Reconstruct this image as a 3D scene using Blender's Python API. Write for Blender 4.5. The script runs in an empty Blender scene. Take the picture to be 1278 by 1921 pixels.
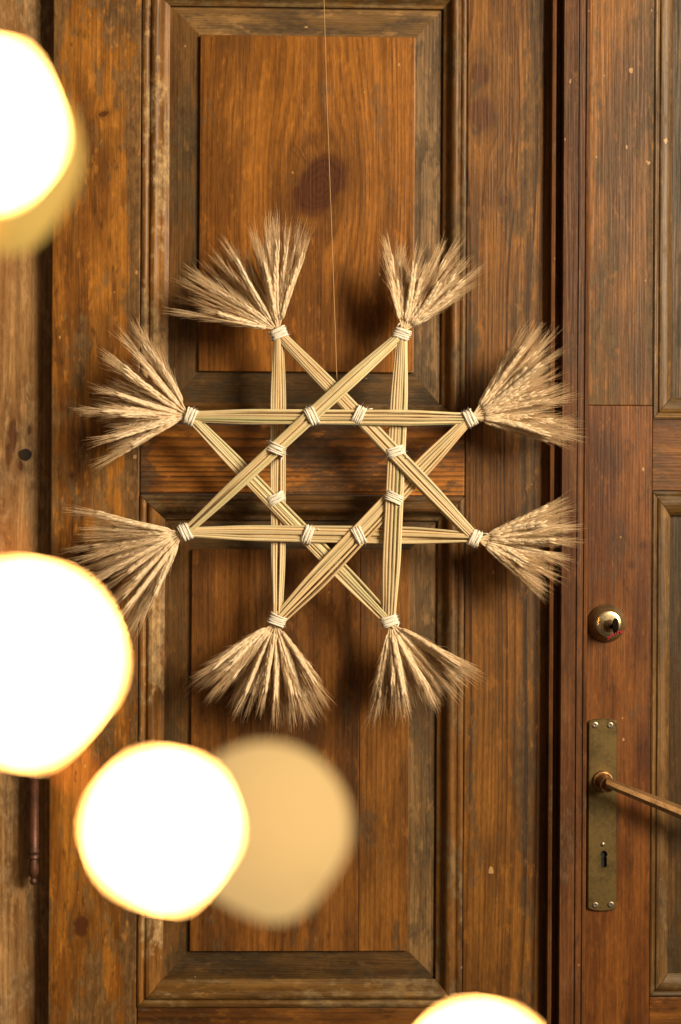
import bpy, bmesh, math, random
from mathutils import Vector, Matrix, Quaternion, noise as mnoise
random.seed(7)
R = math.radians
scene = bpy.context.scene
COL = scene.collection

# ------------------------------------------------------------------ camera
S = 0.00068                      # metres per photo pixel on the door face
Z0 = 1.40                        # height of the picture centre
PW, PH = 1278.0, 1921.0
DIST = PH * S * 50.0 / 36.0
cam_d = bpy.data.cameras.new('camera')
cam = bpy.data.objects.new('camera', cam_d); COL.objects.link(cam)
cam_d.sensor_fit = 'VERTICAL'; cam_d.sensor_height = 36.0; cam_d.lens = 50.0
cam_d.clip_start = 0.01; cam_d.clip_end = 50
YAW, ROLL = R(1.2), R(0.32)
CLOC = Vector((-DIST * math.tan(YAW), -DIST, Z0))
fwd = (Vector((0, 0, Z0)) - CLOC).normalized()
q = fwd.to_track_quat('-Z', 'Y') @ Quaternion((0, 0, 1), ROLL)
cam.location = CLOC; cam.rotation_mode = 'QUATERNION'; cam.rotation_quaternion = q
scene.camera = cam
cam_d.dof.use_dof = True
cam_d.dof.focus_distance = DIST - 0.042
cam_d.dof.aperture_fstop = 1.9
cam_d.dof.aperture_blades = 6
cam_d.dof.aperture_rotation = R(20)
scene.render.resolution_x, scene.render.resolution_y = 681, 1024

# ------------------------------------------------------------------ world, lamps, exposure
wd = bpy.data.worlds.new('World'); scene.world = wd; wd.use_nodes = True
bg = wd.node_tree.nodes['Background']
bg.inputs[0].default_value = (1.0, 0.80, 0.58, 1); bg.inputs[1].default_value = 0.065


def area(name, loc, target, size, energy, color):
    l = bpy.data.lights.new(name, 'AREA'); l.shape = 'RECTANGLE'
    l.size, l.size_y = size; l.energy = energy; l.color = color
    o = bpy.data.objects.new(name, l); COL.objects.link(o); o.location = loc
    o.rotation_euler = (Vector(target) - Vector(loc)).to_track_quat('-Z', 'Y').to_euler()
    return o


area('window_light', (2.3, -2.45, Z0 + 1.15), (-0.05, 0, Z0), (1.3, 1.5), 252, (1.0, 0.82, 0.56))
scene.view_settings.view_transform = 'Standard'
scene.view_settings.look = 'None'
scene.view_settings.exposure = 0.0
scene.view_settings.gamma = 1.0
scene.view_settings.use_curve_mapping = False
scene.cycles.use_denoising = True
scene.cycles.max_bounces = 6
scene.cycles.sample_clamp_indirect = 4.0


# ------------------------------------------------------------------ helpers
def ray(px, py):
    x = (px - PW / 2) / PH * 36.0 / 50.0
    y = (PH / 2 - py) / PH * 36.0 / 50.0
    return q @ Vector((x, y, -1.0))


def W(px, py, depth=0.0):
    """point of the plane `depth` metres in front of the door face seen at a photo pixel"""
    d = ray(px, py)
    return CLOC + d * ((-depth - CLOC.y) / d.y)


def at_dist(px, py, dist):
    return CLOC + ray(px, py) * dist


def X(px, py=960): return W(px, py).x
def Z(py, px=600): return W(px, py).z


def link(o, parent=None):
    COL.objects.link(o)
    if parent is not None:
        o.parent = parent
        o.matrix_parent_inverse = Matrix.Identity(4)
    return o


def tag(o, label, cat, group=None):
    o['label'] = label; o['category'] = cat
    if group: o['group'] = group
    return o


def empty(name, loc=(0, 0, 0), parent=None):
    o = bpy.data.objects.new(name, None); o.location = loc; o.empty_display_size = 0.02
    return link(o, parent)


def world_of(o):
    m = Matrix.Translation(o.location)
    return m if o.parent is None else world_of(o.parent) @ m


def mesh_obj(name, bm, mat, parent=None, smooth=False, auto=None):
    """bm is in world coordinates; it is moved into the parent's frame"""
    bmesh.ops.recalc_face_normals(bm, faces=bm.faces)
    if parent is not None:
        bmesh.ops.transform(bm, matrix=world_of(parent).inverted(), verts=bm.verts)
    me = bpy.data.meshes.new(name); bm.to_mesh(me); bm.free()
    if smooth:
        me.polygons.foreach_set('use_smooth', [True] * len(me.polygons))
        if auto is not None:
            me.set_sharp_from_angle(angle=R(auto))
    me.materials.append(mat)
    return link(bpy.data.objects.new(name, me), parent)


def box(x0, x1, z0, z1, y0, y1, bev=0.0012, seg=2):
    bm = bmesh.new()
    bmesh.ops.create_cube(bm, size=1)
    for v in bm.verts:
        v.co = Vector(((x0 + x1) / 2 + v.co.x * (x1 - x0), (y0 + y1) / 2 + v.co.y * (y1 - y0), (z0 + z1) / 2 + v.co.z * (z1 - z0)))
    if bev:
        bmesh.ops.bevel(bm, geom=bm.edges[:], offset=bev, segments=seg, affect='EDGES', profile=0.5)
    return bm


def tube(bm, pts, radii, sides=8, flat=1.0, cap=True):
    rings = []
    n = len(pts)
    up = None
    for i, p in enumerate(pts):
        t = (pts[min(i + 1, n - 1)] - pts[max(i - 1, 0)]).normalized()
        if up is None:
            up = Vector((0, 1, 0)) if abs(t.y) < 0.9 else Vector((1, 0, 0))
        a = (up - t * up.dot(t)).normalized(); b = t.cross(a); up = a
        r = radii[i] if hasattr(radii, '__len__') else radii
        rings.append([bm.verts.new(p + a * (math.cos(2 * math.pi * k / sides) * r * flat) + b * (math.sin(2 * math.pi * k / sides) * r)) for k in range(sides)])
    for i in range(n - 1):
        for k in range(sides):
            bm.faces.new((rings[i][k], rings[i][(k + 1) % sides], rings[i + 1][(k + 1) % sides], rings[i + 1][k]))
    if cap:
        bm.faces.new(rings[0][::-1]); bm.faces.new(rings[-1])
    return rings


def lathe(bm, prof, origin, axis=Vector((0, -1, 0)), sides=32):
    """prof: (radius, height along axis)"""
    ax = axis.normalized()
    a = ax.orthogonal().normalized(); b = ax.cross(a)
    rings = []
    for r, h in prof:
        c = origin + ax * h
        if r < 1e-6:
            rings.append([bm.verts.new(c)])
        else:
            rings.append([bm.verts.new(c + (a * math.cos(2 * math.pi * k / sides) + b * math.sin(2 * math.pi * k / sides)) * r) for k in range(sides)])
    for i in range(len(rings) - 1):
        A, B = rings[i], rings[i + 1]
        for k in range(sides):
            k2 = (k + 1) % sides
            if len(A) == 1 and len(B) == 1: continue
            if len(A) == 1: bm.faces.new((A[0], B[k], B[k2]))
            elif len(B) == 1: bm.faces.new((A[k], B[0], A[k2]))
            else: bm.faces.new((A[k], A[k2], B[k2], B[k]))


# ------------------------------------------------------------------ materials
class NT:
    def __init__(self, name):
        self.mat = bpy.data.materials.new(name); self.mat.use_nodes = True
        self.t = self.mat.node_tree
        self.b = self.t.nodes['Principled BSDF']

    def n(self, typ, **kw):
        nd = self.t.nodes.new(typ)
        for k, v in kw.items(): setattr(nd, k, v)
        return nd

    def put(self, sock, v):
        if isinstance(v, bpy.types.NodeSocket): self.t.links.new(v, sock)
        else: sock.default_value = v

    def m(self, op, a, b=0.0, c=0.0, clamp=False):
        nd = self.n('ShaderNodeMath', operation=op, use_clamp=clamp)
        self.put(nd.inputs[0], a); self.put(nd.inputs[1], b); self.put(nd.inputs[2], c)
        return nd.outputs[0]

    def vec(self, x, y, z):
        nd = self.n('ShaderNodeCombineXYZ')
        self.put(nd.inputs[0], x); self.put(nd.inputs[1], y); self.put(nd.inputs[2], z)
        return nd.outputs[0]

    def noise(self, v, scale=1.0, detail=2.0, rough=0.5, dist=0.0):
        nd = self.n('ShaderNodeTexNoise')
        self.put(nd.inputs['Vector'], v); nd.inputs['Scale'].default_value = scale
        nd.inputs['Detail'].default_value = detail; nd.inputs['Roughness'].default_value = rough
        nd.inputs['Distortion'].default_value = dist
        return nd.outputs['Fac']

    def step(self, v, a, b, lo=0.0, hi=1.0):
        nd = self.n('ShaderNodeMapRange', interpolation_type='SMOOTHSTEP')
        self.put(nd.inputs[0], v); nd.inputs[1].default_value = a; nd.inputs[2].default_value = b
        nd.inputs[3].default_value = lo; nd.inputs[4].default_value = hi
        return nd.outputs[0]

    def mix(self, f, a, b, mode='MIX'):
        nd = self.n('ShaderNodeMix', data_type='RGBA', blend_type=mode)
        self.put(nd.inputs[0], f)
        self.put(nd.inputs[6], a if isinstance(a, bpy.types.NodeSocket) else (*a, 1))
        self.put(nd.inputs[7], b if isinstance(b, bpy.types.NodeSocket) else (*b, 1))
        return nd.outputs[2]

    def bump(self, h, strength, dist):
        nd = self.n('ShaderNodeBump'); nd.inputs['Strength'].default_value = strength
        nd.inputs['Distance'].default_value = dist; self.put(nd.inputs['Height'], h)
        self.t.links.new(nd.outputs[0], self.b.inputs['Normal'])


ORANGE = (0.40, 0.135, 0.020)
AMBER = (0.52, 0.205, 0.035)
BROWN = (0.155, 0.060, 0.016)
RED = (0.20, 0.060, 0.014)
DARK = (0.050, 0.018, 0.006)
GREY = (0.175, 0.118, 0.055)
OLIVE = (0.105, 0.070, 0.028)
PALE = (0.50, 0.33, 0.18)
_seed = [0]
WS = 0.51                        # the old varnish is darker than fresh pine


def wood(name, orient='V', base=ORANGE, light=AMBER, late=DARK, worn=GREY, wornamt=0.4, dirt=0.3, F=150.0, ring=0.55, knots=(), holes=(),
         wander=0.020, rough=0.46, flecks=0.5, wornscale=1.0, slope=0.0, fib=0.35, kdark=0.85, lashes=False, bands=(), vbands=()):
    _seed[0] += 1
    sd = _seed[0] * 3.713
    base, light, late, worn = [(c_[0] * WS * 1.04, c_[1] * WS * 1.05, c_[2] * WS * 0.86) for c_ in (base, light, late, worn)]; worn = (worn[0], worn[1] * 0.94, worn[2])
    base = tuple(a * 0.84 for a in base); light = tuple(a * 1.24 for a in light); late = tuple(a * 0.85 for a in late)
    N = NT(name); m = N.m
    geo = N.n('ShaderNodeNewGeometry'); sp = N.n('ShaderNodeSeparateXYZ'); N.t.links.new(geo.outputs['Position'], sp.inputs[0])
    x, y, z = sp.outputs
    u, v = (x, z) if orient == 'V' else (z, x)
    # slow wander of the growth rings along the board
    w1 = N.noise(N.vec(m('MULTIPLY', u, 5.0), m('MULTIPLY', v, 1.1), sd), 1.0, 1.0, 0.5)
    w2 = N.noise(N.vec(m('MULTIPLY', u, 26.0), m('MULTIPLY', v, 4.0), sd + 9), 1.0, 1.0, 0.55)
    f = m('ADD', u, m('MULTIPLY', m('SUBTRACT', w1, 0.5), wander * 2.2))
    f = m('ADD', f, m('MULTIPLY', m('SUBTRACT', w2, 0.5), wander * 0.42))
    if slope: f = m('ADD', f, m('MULTIPLY', v, slope))
    f = m('ADD', f, m('MULTIPLY', y, 0.6))
    kmask = None; kring = None
    lash = None
    for ki, (kx, kz, r, asp, rot) in enumerate(knots):
        ku, kv = (kx, kz) if orient == 'V' else (kz, kx)
        du = m('SUBTRACT', u, ku); dv = m('SUBTRACT', v, kv)
        nz = m('MULTIPLY', m('SUBTRACT', N.noise(N.vec(u, v, sd + 3), 0.9 / r, 2.0), 0.5), r * 1.1)
        ca, sa = math.cos(rot), math.sin(rot)
        ru = m('ADD', m('ADD', m('MULTIPLY', du, ca), m('MULTIPLY', dv, sa)), nz)
        rv = m('MULTIPLY', m('SUBTRACT', m('MULTIPLY', dv, ca), m('MULTIPLY', du, sa)), asp)
        d2 = m('ADD', m('MULTIPLY', ru, ru), m('MULTIPLY', rv, rv))
        # growth rings flow round a knot like water round a pile; further along the grain the flow straightens slowly
        fv = m('MULTIPLY', dv, asp * 0.62)
        d2f = m('ADD', m('MULTIPLY', du, du), m('MULTIPLY', fv, fv))
        kterm = m('DIVIDE', m('MULTIPLY', du, r * r * 1.25), m('ADD', d2f, r * r * 0.30))
        f = m('SUBTRACT', f, kterm)
        d = m('SQRT', d2)
        k = N.step(d, r * 0.70, r * 1.12, 1.0, 0.0)
        kr = m('FRACT', m('MULTIPLY', d, 5.5 / r))
        if lashes and ki == 0:
            an = m('ARCTAN2', dv, du)
            na = N.noise(N.vec(m('MULTIPLY', an, 13.0), m('MULTIPLY', d, 25.0), sd), 1.0, 1.0)
            lash = m('MULTIPLY', m('MULTIPLY', N.step(na, 0.57, 0.68), N.step(d, r * 1.02, r * 1.10)), m('MULTIPLY', N.step(d, r * 1.35, r * 1.75, 1.0, 0.0), N.step(m('ABSOLUTE', m('SUBTRACT', an, 2.35)), 0.75, 1.05, 1.0, 0.0)))
        kmask = k if kmask is None else m('MAXIMUM', kmask, k)
        halo = N.step(d, r * 0.9, r * 2.6, 1.0, 0.0)
        kring = (kr, halo) if kring is None else (m('MULTIPLY', kring[0], kr), m('MAXIMUM', kring[1], halo))
    sp1 = N.noise(N.vec(m('MULTIPLY', f, 22.0), sd, 1.7), 1.0, 0.0)
    ph = m('MULTIPLY', m('ADD', f, m('MULTIPLY', sp1, 0.055)), F)
    s = m('FRACT', ph)
    cell = m('FLOOR', ph)
    wn = N.n('ShaderNodeTexWhiteNoise', noise_dimensions='1D'); N.put(wn.inputs['W'], m('ADD', cell, sd))
    latew = m('MULTIPLY', N.step(s, 0.30, 0.86), N.step(s, 0.90, 1.0, 1.0, 0.0))
    latew = m('MULTIPLY', latew, m('ADD', m('MULTIPLY', wn.outputs[0], 0.65), 0.35))
    rmod = N.step(N.noise(N.vec(m('MULTIPLY', u, 9.0), m('MULTIPLY', v, 1.6), sd + 31), 1.0, 1.0), 0.30, 0.62, 0.45, 1.0)
    latew = m('MULTIPLY', latew, rmod)
    fibre = N.noise(N.vec(m('MULTIPLY', f, 340.0), m('MULTIPLY', v, 6.0), sd), 1.0, 2.0, 0.7)
    streak = N.noise(N.vec(m('MULTIPLY', f, 26.0), m('MULTIPLY', v, 4.0), sd + 5), 1.0, 3.0, 0.62)
    blot = N.noise(N.vec(m('MULTIPLY', u, 13.0), m('MULTIPLY', v, 4.2), sd + 11), 1.0, 3.0, 0.6)
    blot2 = N.noise(N.vec(m('MULTIPLY', u, 24.0 * wornscale), m('MULTIPLY', v, 6.5 * wornscale), sd + 17), 1.0, 3.0, 0.66)
    mott = N.noise(N.vec(m('MULTIPLY', u, 120.0), m('MULTIPLY', v, 60.0), sd + 23), 1.0, 2.0, 0.7)
    c = N.mix(N.step(streak, 0.38, 0.62), base, light)
    stain = N.step(N.noise(N.vec(m('MULTIPLY', u, 34.0), m('MULTIPLY', v, 5.0), sd + 41), 1.0, 3.0, 0.65), 0.56, 0.70)
    c = N.mix(m('MULTIPLY', latew, ring), c, late)
    c = N.mix(m('MULTIPLY', N.step(blot, 0.47, 0.68), dirt), c, tuple(a * 0.30 for a in base))
    c = N.mix(m('MULTIPLY', stain, dirt), c, tuple(a * 0.26 for a in base))
    for co, bl in ((u, bands), (v, vbands)):
        for (b0, hwb, amt) in bl:
            blot2 = m('ADD', blot2, N.step(m('ABSOLUTE', m('SUBTRACT', co, b0)), 0.0, hwb, amt, 0.0))
    wm = m('MULTIPLY', N.step(m('ADD', blot2, m('MULTIPLY', m('SUBTRACT', mott, 0.5), 0.35)), 0.66 - 0.34 * wornamt, 0.74 - 0.28 * wornamt), min(1.0, 0.55 + wornamt * 0.4))
    wcol = N.mix(N.step(mott, 0.32, 0.70), tuple(a * 0.62 for a in worn), tuple(min(1, a * 1.35) for a in worn))
    wcol = N.mix(m('MULTIPLY', latew, ring * 0.6), wcol, late)
    c = N.mix(wm, c, wcol)
    grime = N.noise(N.vec(m('MULTIPLY', u, 75.0), m('MULTIPLY', v, 26.0), sd + 51), 1.0, 3.0, 0.72)
    c = N.mix(m('MULTIPLY', N.step(grime, 0.56, 0.72), 0.10 + 0.80 * dirt), c, tuple(a * 0.22 for a in base))
    c = N.mix(m('MULTIPLY', N.step(grime, 0.44, 0.30), 0.40), c, tuple(min(1, a * 1.45) for a in light))
    ra = m('ADD', m('MULTIPLY', u, 0.90), m('MULTIPLY', v, 0.43)); rb_ = m('SUBTRACT', m('MULTIPLY', v, 0.90), m('MULTIPLY', u, 0.43))
    scr = N.noise(N.vec(m('MULTIPLY', ra, 420.0), m('MULTIPLY', rb_, 22.0), sd + 61), 1.0, 1.0)
    c = N.mix(m('MULTIPLY', N.step(scr, 0.72, 0.78), 0.45), c, tuple(min(1, a * 1.9) for a in worn))
    grain2 = N.noise(N.vec(m('MULTIPLY', u, 420.0), m('MULTIPLY', v, 70.0), sd + 71), 1.0, 2.0, 0.7)
    fm = m('ADD', m('MULTIPLY', m('SUBTRACT', fibre, 0.5), fib * 2.6), m('ADD', m('MULTIPLY', m('SUBTRACT', grain2, 0.5), 0.9), 1.0))
    fm = m('MULTIPLY', fm, m('ADD', m('MULTIPLY', m('SUBTRACT', mott, 0.5), 0.35), 1.0))
    c = N.mix(1.0, c, N.vec(fm, fm, fm), 'MULTIPLY')
    hgt = N.noise(N.vec(m('MULTIPLY', u, 330.0), m('MULTIPLY', v, 9.0), sd), 1.0, 1.0, 0.6)
    if kmask is not None:
        c = N.mix(m('MULTIPLY', kring[1], 0.38), c, tuple(a * 0.45 for a in base))
        kc = N.mix(N.step(kring[0], 0.2, 0.95), (0.066, 0.018, 0.004), (0.046, 0.012, 0.003))
        c = N.mix(m('MULTIPLY', kmask, kdark), c, kc)
        if lash is not None: c = N.mix(m('MULTIPLY', lash, 0.5), c, (0.03, 0.014, 0.006))
    # pale chips in the old varnish, and dark pinholes
    if flecks:
        vo = N.n('ShaderNodeTexVoronoi'); N.put(vo.inputs['Vector'], N.vec(m('MULTIPLY', u, 46.0), m('MULTIPLY', v, 30.0), sd)); vo.inputs['Scale'].default_value = 1.0
        rc = N.n('ShaderNodeSeparateColor'); N.t.links.new(vo.outputs['Color'], rc.inputs[0])
        siz = m('MULTIPLY', N.step(rc.outputs[0], 1.0 - 0.14 * flecks, 1.0), 0.11)
        dd = m('ADD', vo.outputs['Distance'], m('MULTIPLY', m('SUBTRACT', mott, 0.5), 0.5))
        chip = m('MULTIPLY', m('LESS_THAN', dd, siz), 0.75)
        c = N.mix(chip, c, (0.46, 0.27, 0.115))
        vo2 = N.n('ShaderNodeTexVoronoi'); N.put(vo2.inputs['Vector'], N.vec(m('MULTIPLY', u, 38.0), m('MULTIPLY', v, 17.0), sd + 4)); vo2.inputs['Scale'].default_value = 1.0
        rc2 = N.n('ShaderNodeSeparateColor'); N.t.links.new(vo2.outputs['Color'], rc2.inputs[0])
        pin = m('LESS_THAN', m('ADD', vo2.outputs['Distance'], m('MULTIPLY', m('SUBTRACT', mott, 0.5), 0.1)), m('MULTIPLY', N.step(rc2.outputs[0], 1.0 - 0.10 * flecks, 1.0), 0.07))
        c = N.mix(m('MULTIPLY', pin, 0.9), c, (0.02, 0.01, 0.005))
    N.put(N.b.inputs['Base Color'], c)
    N.put(N.b.inputs['Roughness'], m('ADD', m('MULTIPLY', wm, 0.22), m('ADD', m('MULTIPLY', blot, 0.14), rough - 0.07)))
    N.b.inputs['Specular IOR Level'].default_value = 0.32
    N.bump(m('ADD', hgt, m('MULTIPLY', grime, 0.8)), 0.42, 0.0011)
    return N.mat


def metal(name, col, dark, rough=0.35, scale=180.0, metallic=1.0):
    N = NT(name)
    tc = N.n('ShaderNodeNewGeometry')
    a = N.noise(tc.outputs['Position'], scale * 0.22, 5.0, 0.65); b = N.noise(tc.outputs['Position'], scale * 2.2, 3.0, 0.6)
    f = N.m('ADD', N.m('MULTIPLY', a, 0.75), N.m('MULTIPLY', b, 0.25))
    N.put(N.b.inputs['Base Color'], N.mix(N.step(f, 0.36, 0.64), dark, col))
    N.b.inputs['Metallic'].default_value = metallic
    N.put(N.b.inputs['Roughness'], N.step(f, 0.3, 0.7, rough + 0.16, rough - 0.05))
    N.bump(b, 0.12, 0.0006)
    return N.mat


def plain(name, col, rough=0.6, metallic=0.0):
    N = NT(name); N.b.inputs['Base Color'].default_value = (*col, 1)
    g = N.n('ShaderNodeNewGeometry')
    f = N.noise(g.outputs['Position'], 400.0, 3.0)
    N.put(N.b.inputs['Base Color'], N.mix(f, tuple(a * 0.75 for a in col), tuple(min(1, a * 1.25) for a in col)))
    N.b.inputs['Roughness'].default_value = rough; N.b.inputs['Metallic'].default_value = metallic
    return N.mat


# ------------------------------------------------------------------ door frame on the left
K = lambda px, py, rpx, asp=0.7, rot=0.0: (W(px, py).x, W(px, py).z, rpx * S, asp, rot)
ZT, ZB = Z(-330), Z(2200)        # the door goes on a little beyond the picture
XL, XR = X(-330), X(1640)

frame = empty('door_frame', (XL, 0.04, ZB))
tag(frame, 'pale weathered wooden door post with round nail hole at left edge', 'door frame')
m_post = wood('post_wood', base=(0.54, 0.265, 0.11), light=(0.64, 0.355, 0.175), late=(0.22, 0.095, 0.042), worn=(0.52, 0.34, 0.19), wornamt=0.5, dirt=0.3, F=120, ring=0.62,
              knots=[K(16, 815, 9, 0.25), K(30, 872, 5, 0.5), K(47, 805, 4, 0.4), K(8, 850, 7, 0.3)], wander=0.008, flecks=0.8, kdark=0.75)
mesh_obj('post', box(XL, X(150), ZB, ZT, 0.028, 0.09), m_post, frame)
hole = bmesh.new(); c = W(47, 853, -0.0275)
lathe(hole, [(0.0, 0.0003), (0.0074, 0.0003), (0.0086, 0.0002), (0.0088, -0.001)], c, sides=20)
for v_ in hole.verts:
    d_ = v_.co - c; v_.co = c + Vector((d_.x * (1 + 0.16 * mnoise.noise(v_.co * 140)), d_.y, d_.z * (0.94 + 0.16 * mnoise.noise(v_.co * 140 + Vector((5, 5, 5))))))
mesh_obj('nail_hole', hole, plain('hole_shade_black', (0.022, 0.014, 0.009), 0.95), frame, True, 40)  # flat dark disc on the post; the hole's shade is put into its colour

# ------------------------------------------------------------------ panelled leaves
# height above the stile face (mm) against the distance across the moulding, 0 at the stile
PROF = [(0.00, -4), (0.00, 1.2), (0.05, 2.6), (0.13, 3.2), (0.21, 2.4), (0.25, 1.2), (0.30, 1.2), (0.34, 3.0), (0.42, 4.6), (0.52, 4.8),
        (0.62, 3.2), (0.70, 0.2), (0.78, -3.6), (0.84, -6.0), (0.90, -7.0), (0.96, -7.2), (1.00, -8.0), (1.00, -15)]


def moulding(x0, x1, z0, z1, wl, wr, wb, wt, mats, parent, sides='LRBT', prof=PROF):
    """four mitred lengths of moulding; x0..z1 is the outer edge, w* their widths"""
    O = dict(L=(x0, z0, x0, z1), R=(x1, z0, x1, z1), B=(x0, z0, x1, z0), T=(x0, z1, x1, z1))
    for sd in sides:
        bm = bmesh.new(); ends = []
        for e in (0, 1):
            row = []
            for k, (t, h) in enumerate(prof):
                gap = 0.0004
                if sd == 'L': p = (x0 + wl * t, z0 + wb * t + gap if e == 0 else z1 - wt * t - gap)
                elif sd == 'R': p = (x1 - wr * t, z0 + wb * t + gap if e == 0 else z1 - wt * t - gap)
                elif sd == 'B': p = (x0 + wl * t + gap if e == 0 else x1 - wr * t - gap, z0 + wb * t)
                else: p = (x0 + wl * t + gap if e == 0 else x1 - wr * t - gap, z1 - wt * t)
                row.append((p[0], -h * 0.001, p[1]))
            ends.append(row)
        nseg = 24
        rows = []
        for i in range(nseg + 1):
            f = i / nseg; r_ = []
            for a, b in zip(*ends):
                p = Vector(a).lerp(Vector(b), f)
                wob = 0.0003 * mnoise.noise(p * 35) + 0.0003 * mnoise.noise(p * 90)
                r_.append(bm.verts.new(p + Vector((0, wob, 0))))
            rows.append(r_)
        for i in range(nseg):
            for k in range(len(prof) - 1):
                bm.faces.new((rows[i][k], rows[i][k + 1], rows[i + 1][k + 1], rows[i + 1][k]))
        bm.faces.new(rows[0]); bm.faces.new(rows[-1])
        mesh_obj('moulding', bm, mats[sd], parent, True, 35)


def margin(xo0, xo1, zo0, zo1, xi0, xi1, zi0, zi1, h0, h1, mats, parent, sides='LRBT'):
    """the bevelled border of a raised panel: four mitred slopes"""
    P = {'L': [(xo0, zo0), (xo0, zo1), (xi0, zi1), (xi0, zi0)], 'R': [(xo1, zo0), (xo1, zo1), (xi1, zi1), (xi1, zi0)],
         'B': [(xo0, zo0), (xo1, zo0), (xi1, zi0), (xi0, zi0)], 'T': [(xo0, zo1), (xo1, zo1), (xi1, zi1), (xi0, zi1)]}
    for sd in sides:
        bm = bmesh.new()
        pts = P[sd]; hs = (h0, h0, h1, h1)
        fr = [bm.verts.new((p[0], -h * 0.001, p[1])) for p, h in zip(pts, hs)]
        bk = [bm.verts.new((p[0], 0.024, p[1])) for p in pts]
        bm.faces.new(fr); bm.faces.new(bk[::-1])
        for k in range(4):
            bm.faces.new((fr[k], fr[(k + 1) % 4], bk[(k + 1) % 4], bk[k]))
        mesh_obj('panel_margin', bm, mats[sd], parent)


g = 0.0005
leaf = empty('panelled_door', (X(95), 0, ZB))
tag(leaf, 'panelled wooden door leaf with two raised panels behind the straw star', 'door')

m_stile_l = wood('left_stile_wood', base=(0.42, 0.150, 0.024), light=(0.56, 0.220, 0.036), late=(0.13, 0.045, 0.012), worn=(0.20, 0.125, 0.055), wornamt=0.42, dirt=0.65, F=70, ring=0.40,
                 knots=[K(195, 214, 9, 1.6, 0.3), K(152, 1738, 15, 0.7, 0.0), K(136, 892, 6, 1.0)], wander=0.022, flecks=0.35, bands=[(X(250), 24 * S, 0.22), (X(97), 10 * S, 0.12)])
m_stile_r = wood('right_stile_wood', base=(0.253, 0.097, 0.019), light=(0.321, 0.127, 0.023), late=(0.048, 0.014, 0.005), worn=(0.099, 0.065, 0.029), wornamt=0.24, dirt=0.30, F=115, ring=1.0,
                 knots=[K(902, 140, 20, 0.8), K(905, 215, 27, 0.8, 0.3), K(945, 376, 11, 0.9)], wander=0.016, flecks=0.6, kdark=0.6, bands=[(X(990), 34 * S, 0.20), (X(890), 22 * S, 0.10)])
m_lock = wood('lock_rail_wood', 'H', base=(0.38, 0.125, 0.022), light=(0.56, 0.205, 0.036), late=(0.05, 0.016, 0.005), worn=(0.10, 0.060, 0.030), wornamt=0.42, dirt=0.7, F=110, ring=0.95, wander=0.009, flecks=1.1, vbands=[(X(262), 50 * S, 0.30), (X(600), 100 * S, 0.12)])
m_rail_b = wood('bottom_rail_wood', 'H', base=(0.203, 0.071, 0.015), light=(0.247, 0.094, 0.020), late=DARK, worn=OLIVE, wornamt=0.45, dirt=0.5, F=130, ring=0.7, wander=0.010)
m_rail_t = wood('top_rail_wood', 'H', base=(0.30, 0.110, 0.022), light=(0.36, 0.14, 0.03), late=DARK, worn=GREY, wornamt=0.4, F=130, ring=0.6)
LE0, LE1 = X(95), X(1046)
XM0, XM1 = X(262), X(872)          # inner edges of the stiles
mesh_obj('stile', box(LE0, XM0 - g, ZB, ZT, 0, 0.036, 0.0016), m_stile_l, leaf)
mesh_obj('stile', box(XM1 + g, LE1, ZB, ZT, 0, 0.036, 0.0016), m_stile_r, leaf)
zU1, zU0 = Z(-34), Z(797)            # upper panel opening
zL1, zL0 = Z(929), Z(1890)
mesh_obj('rail', box(XM0 + g, XM1 - g, zU1 + g, ZT, 0.0006, 0.036, 0.001), m_rail_t, leaf)
mesh_obj('rail', box(XM0 + g, XM1 - g, zL1 + g, zU0 - g, 0.0006, 0.036, 0.001), m_lock, leaf)
mesh_obj('rail', box(XM0 + g, XM1 - g, ZB, zL0 - g, 0.0006, 0.036, 0.001), m_rail_b, leaf)

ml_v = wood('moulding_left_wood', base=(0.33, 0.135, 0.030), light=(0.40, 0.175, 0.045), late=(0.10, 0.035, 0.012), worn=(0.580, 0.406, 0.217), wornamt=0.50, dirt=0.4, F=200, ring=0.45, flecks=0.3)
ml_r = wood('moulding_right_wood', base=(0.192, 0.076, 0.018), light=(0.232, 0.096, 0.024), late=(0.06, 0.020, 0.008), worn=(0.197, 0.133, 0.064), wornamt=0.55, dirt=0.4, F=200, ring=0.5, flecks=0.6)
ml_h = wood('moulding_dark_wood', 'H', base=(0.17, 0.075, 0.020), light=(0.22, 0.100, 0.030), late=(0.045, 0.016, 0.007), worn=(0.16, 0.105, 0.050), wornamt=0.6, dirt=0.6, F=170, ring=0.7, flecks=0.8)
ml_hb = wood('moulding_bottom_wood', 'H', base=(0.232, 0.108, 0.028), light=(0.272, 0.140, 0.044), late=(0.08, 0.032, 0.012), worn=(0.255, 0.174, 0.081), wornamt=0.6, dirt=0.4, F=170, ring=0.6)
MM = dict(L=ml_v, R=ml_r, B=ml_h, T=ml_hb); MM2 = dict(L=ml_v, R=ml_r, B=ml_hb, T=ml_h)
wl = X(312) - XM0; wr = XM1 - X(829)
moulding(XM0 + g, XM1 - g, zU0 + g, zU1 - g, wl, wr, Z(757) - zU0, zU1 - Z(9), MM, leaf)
moulding(XM0 + g, XM1 - g, zL0 + g, zL1 - g, X(308) - XM0, XM1 - X(824), Z(1842) - zL0, zL1 - Z(975), MM2, leaf)

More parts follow.
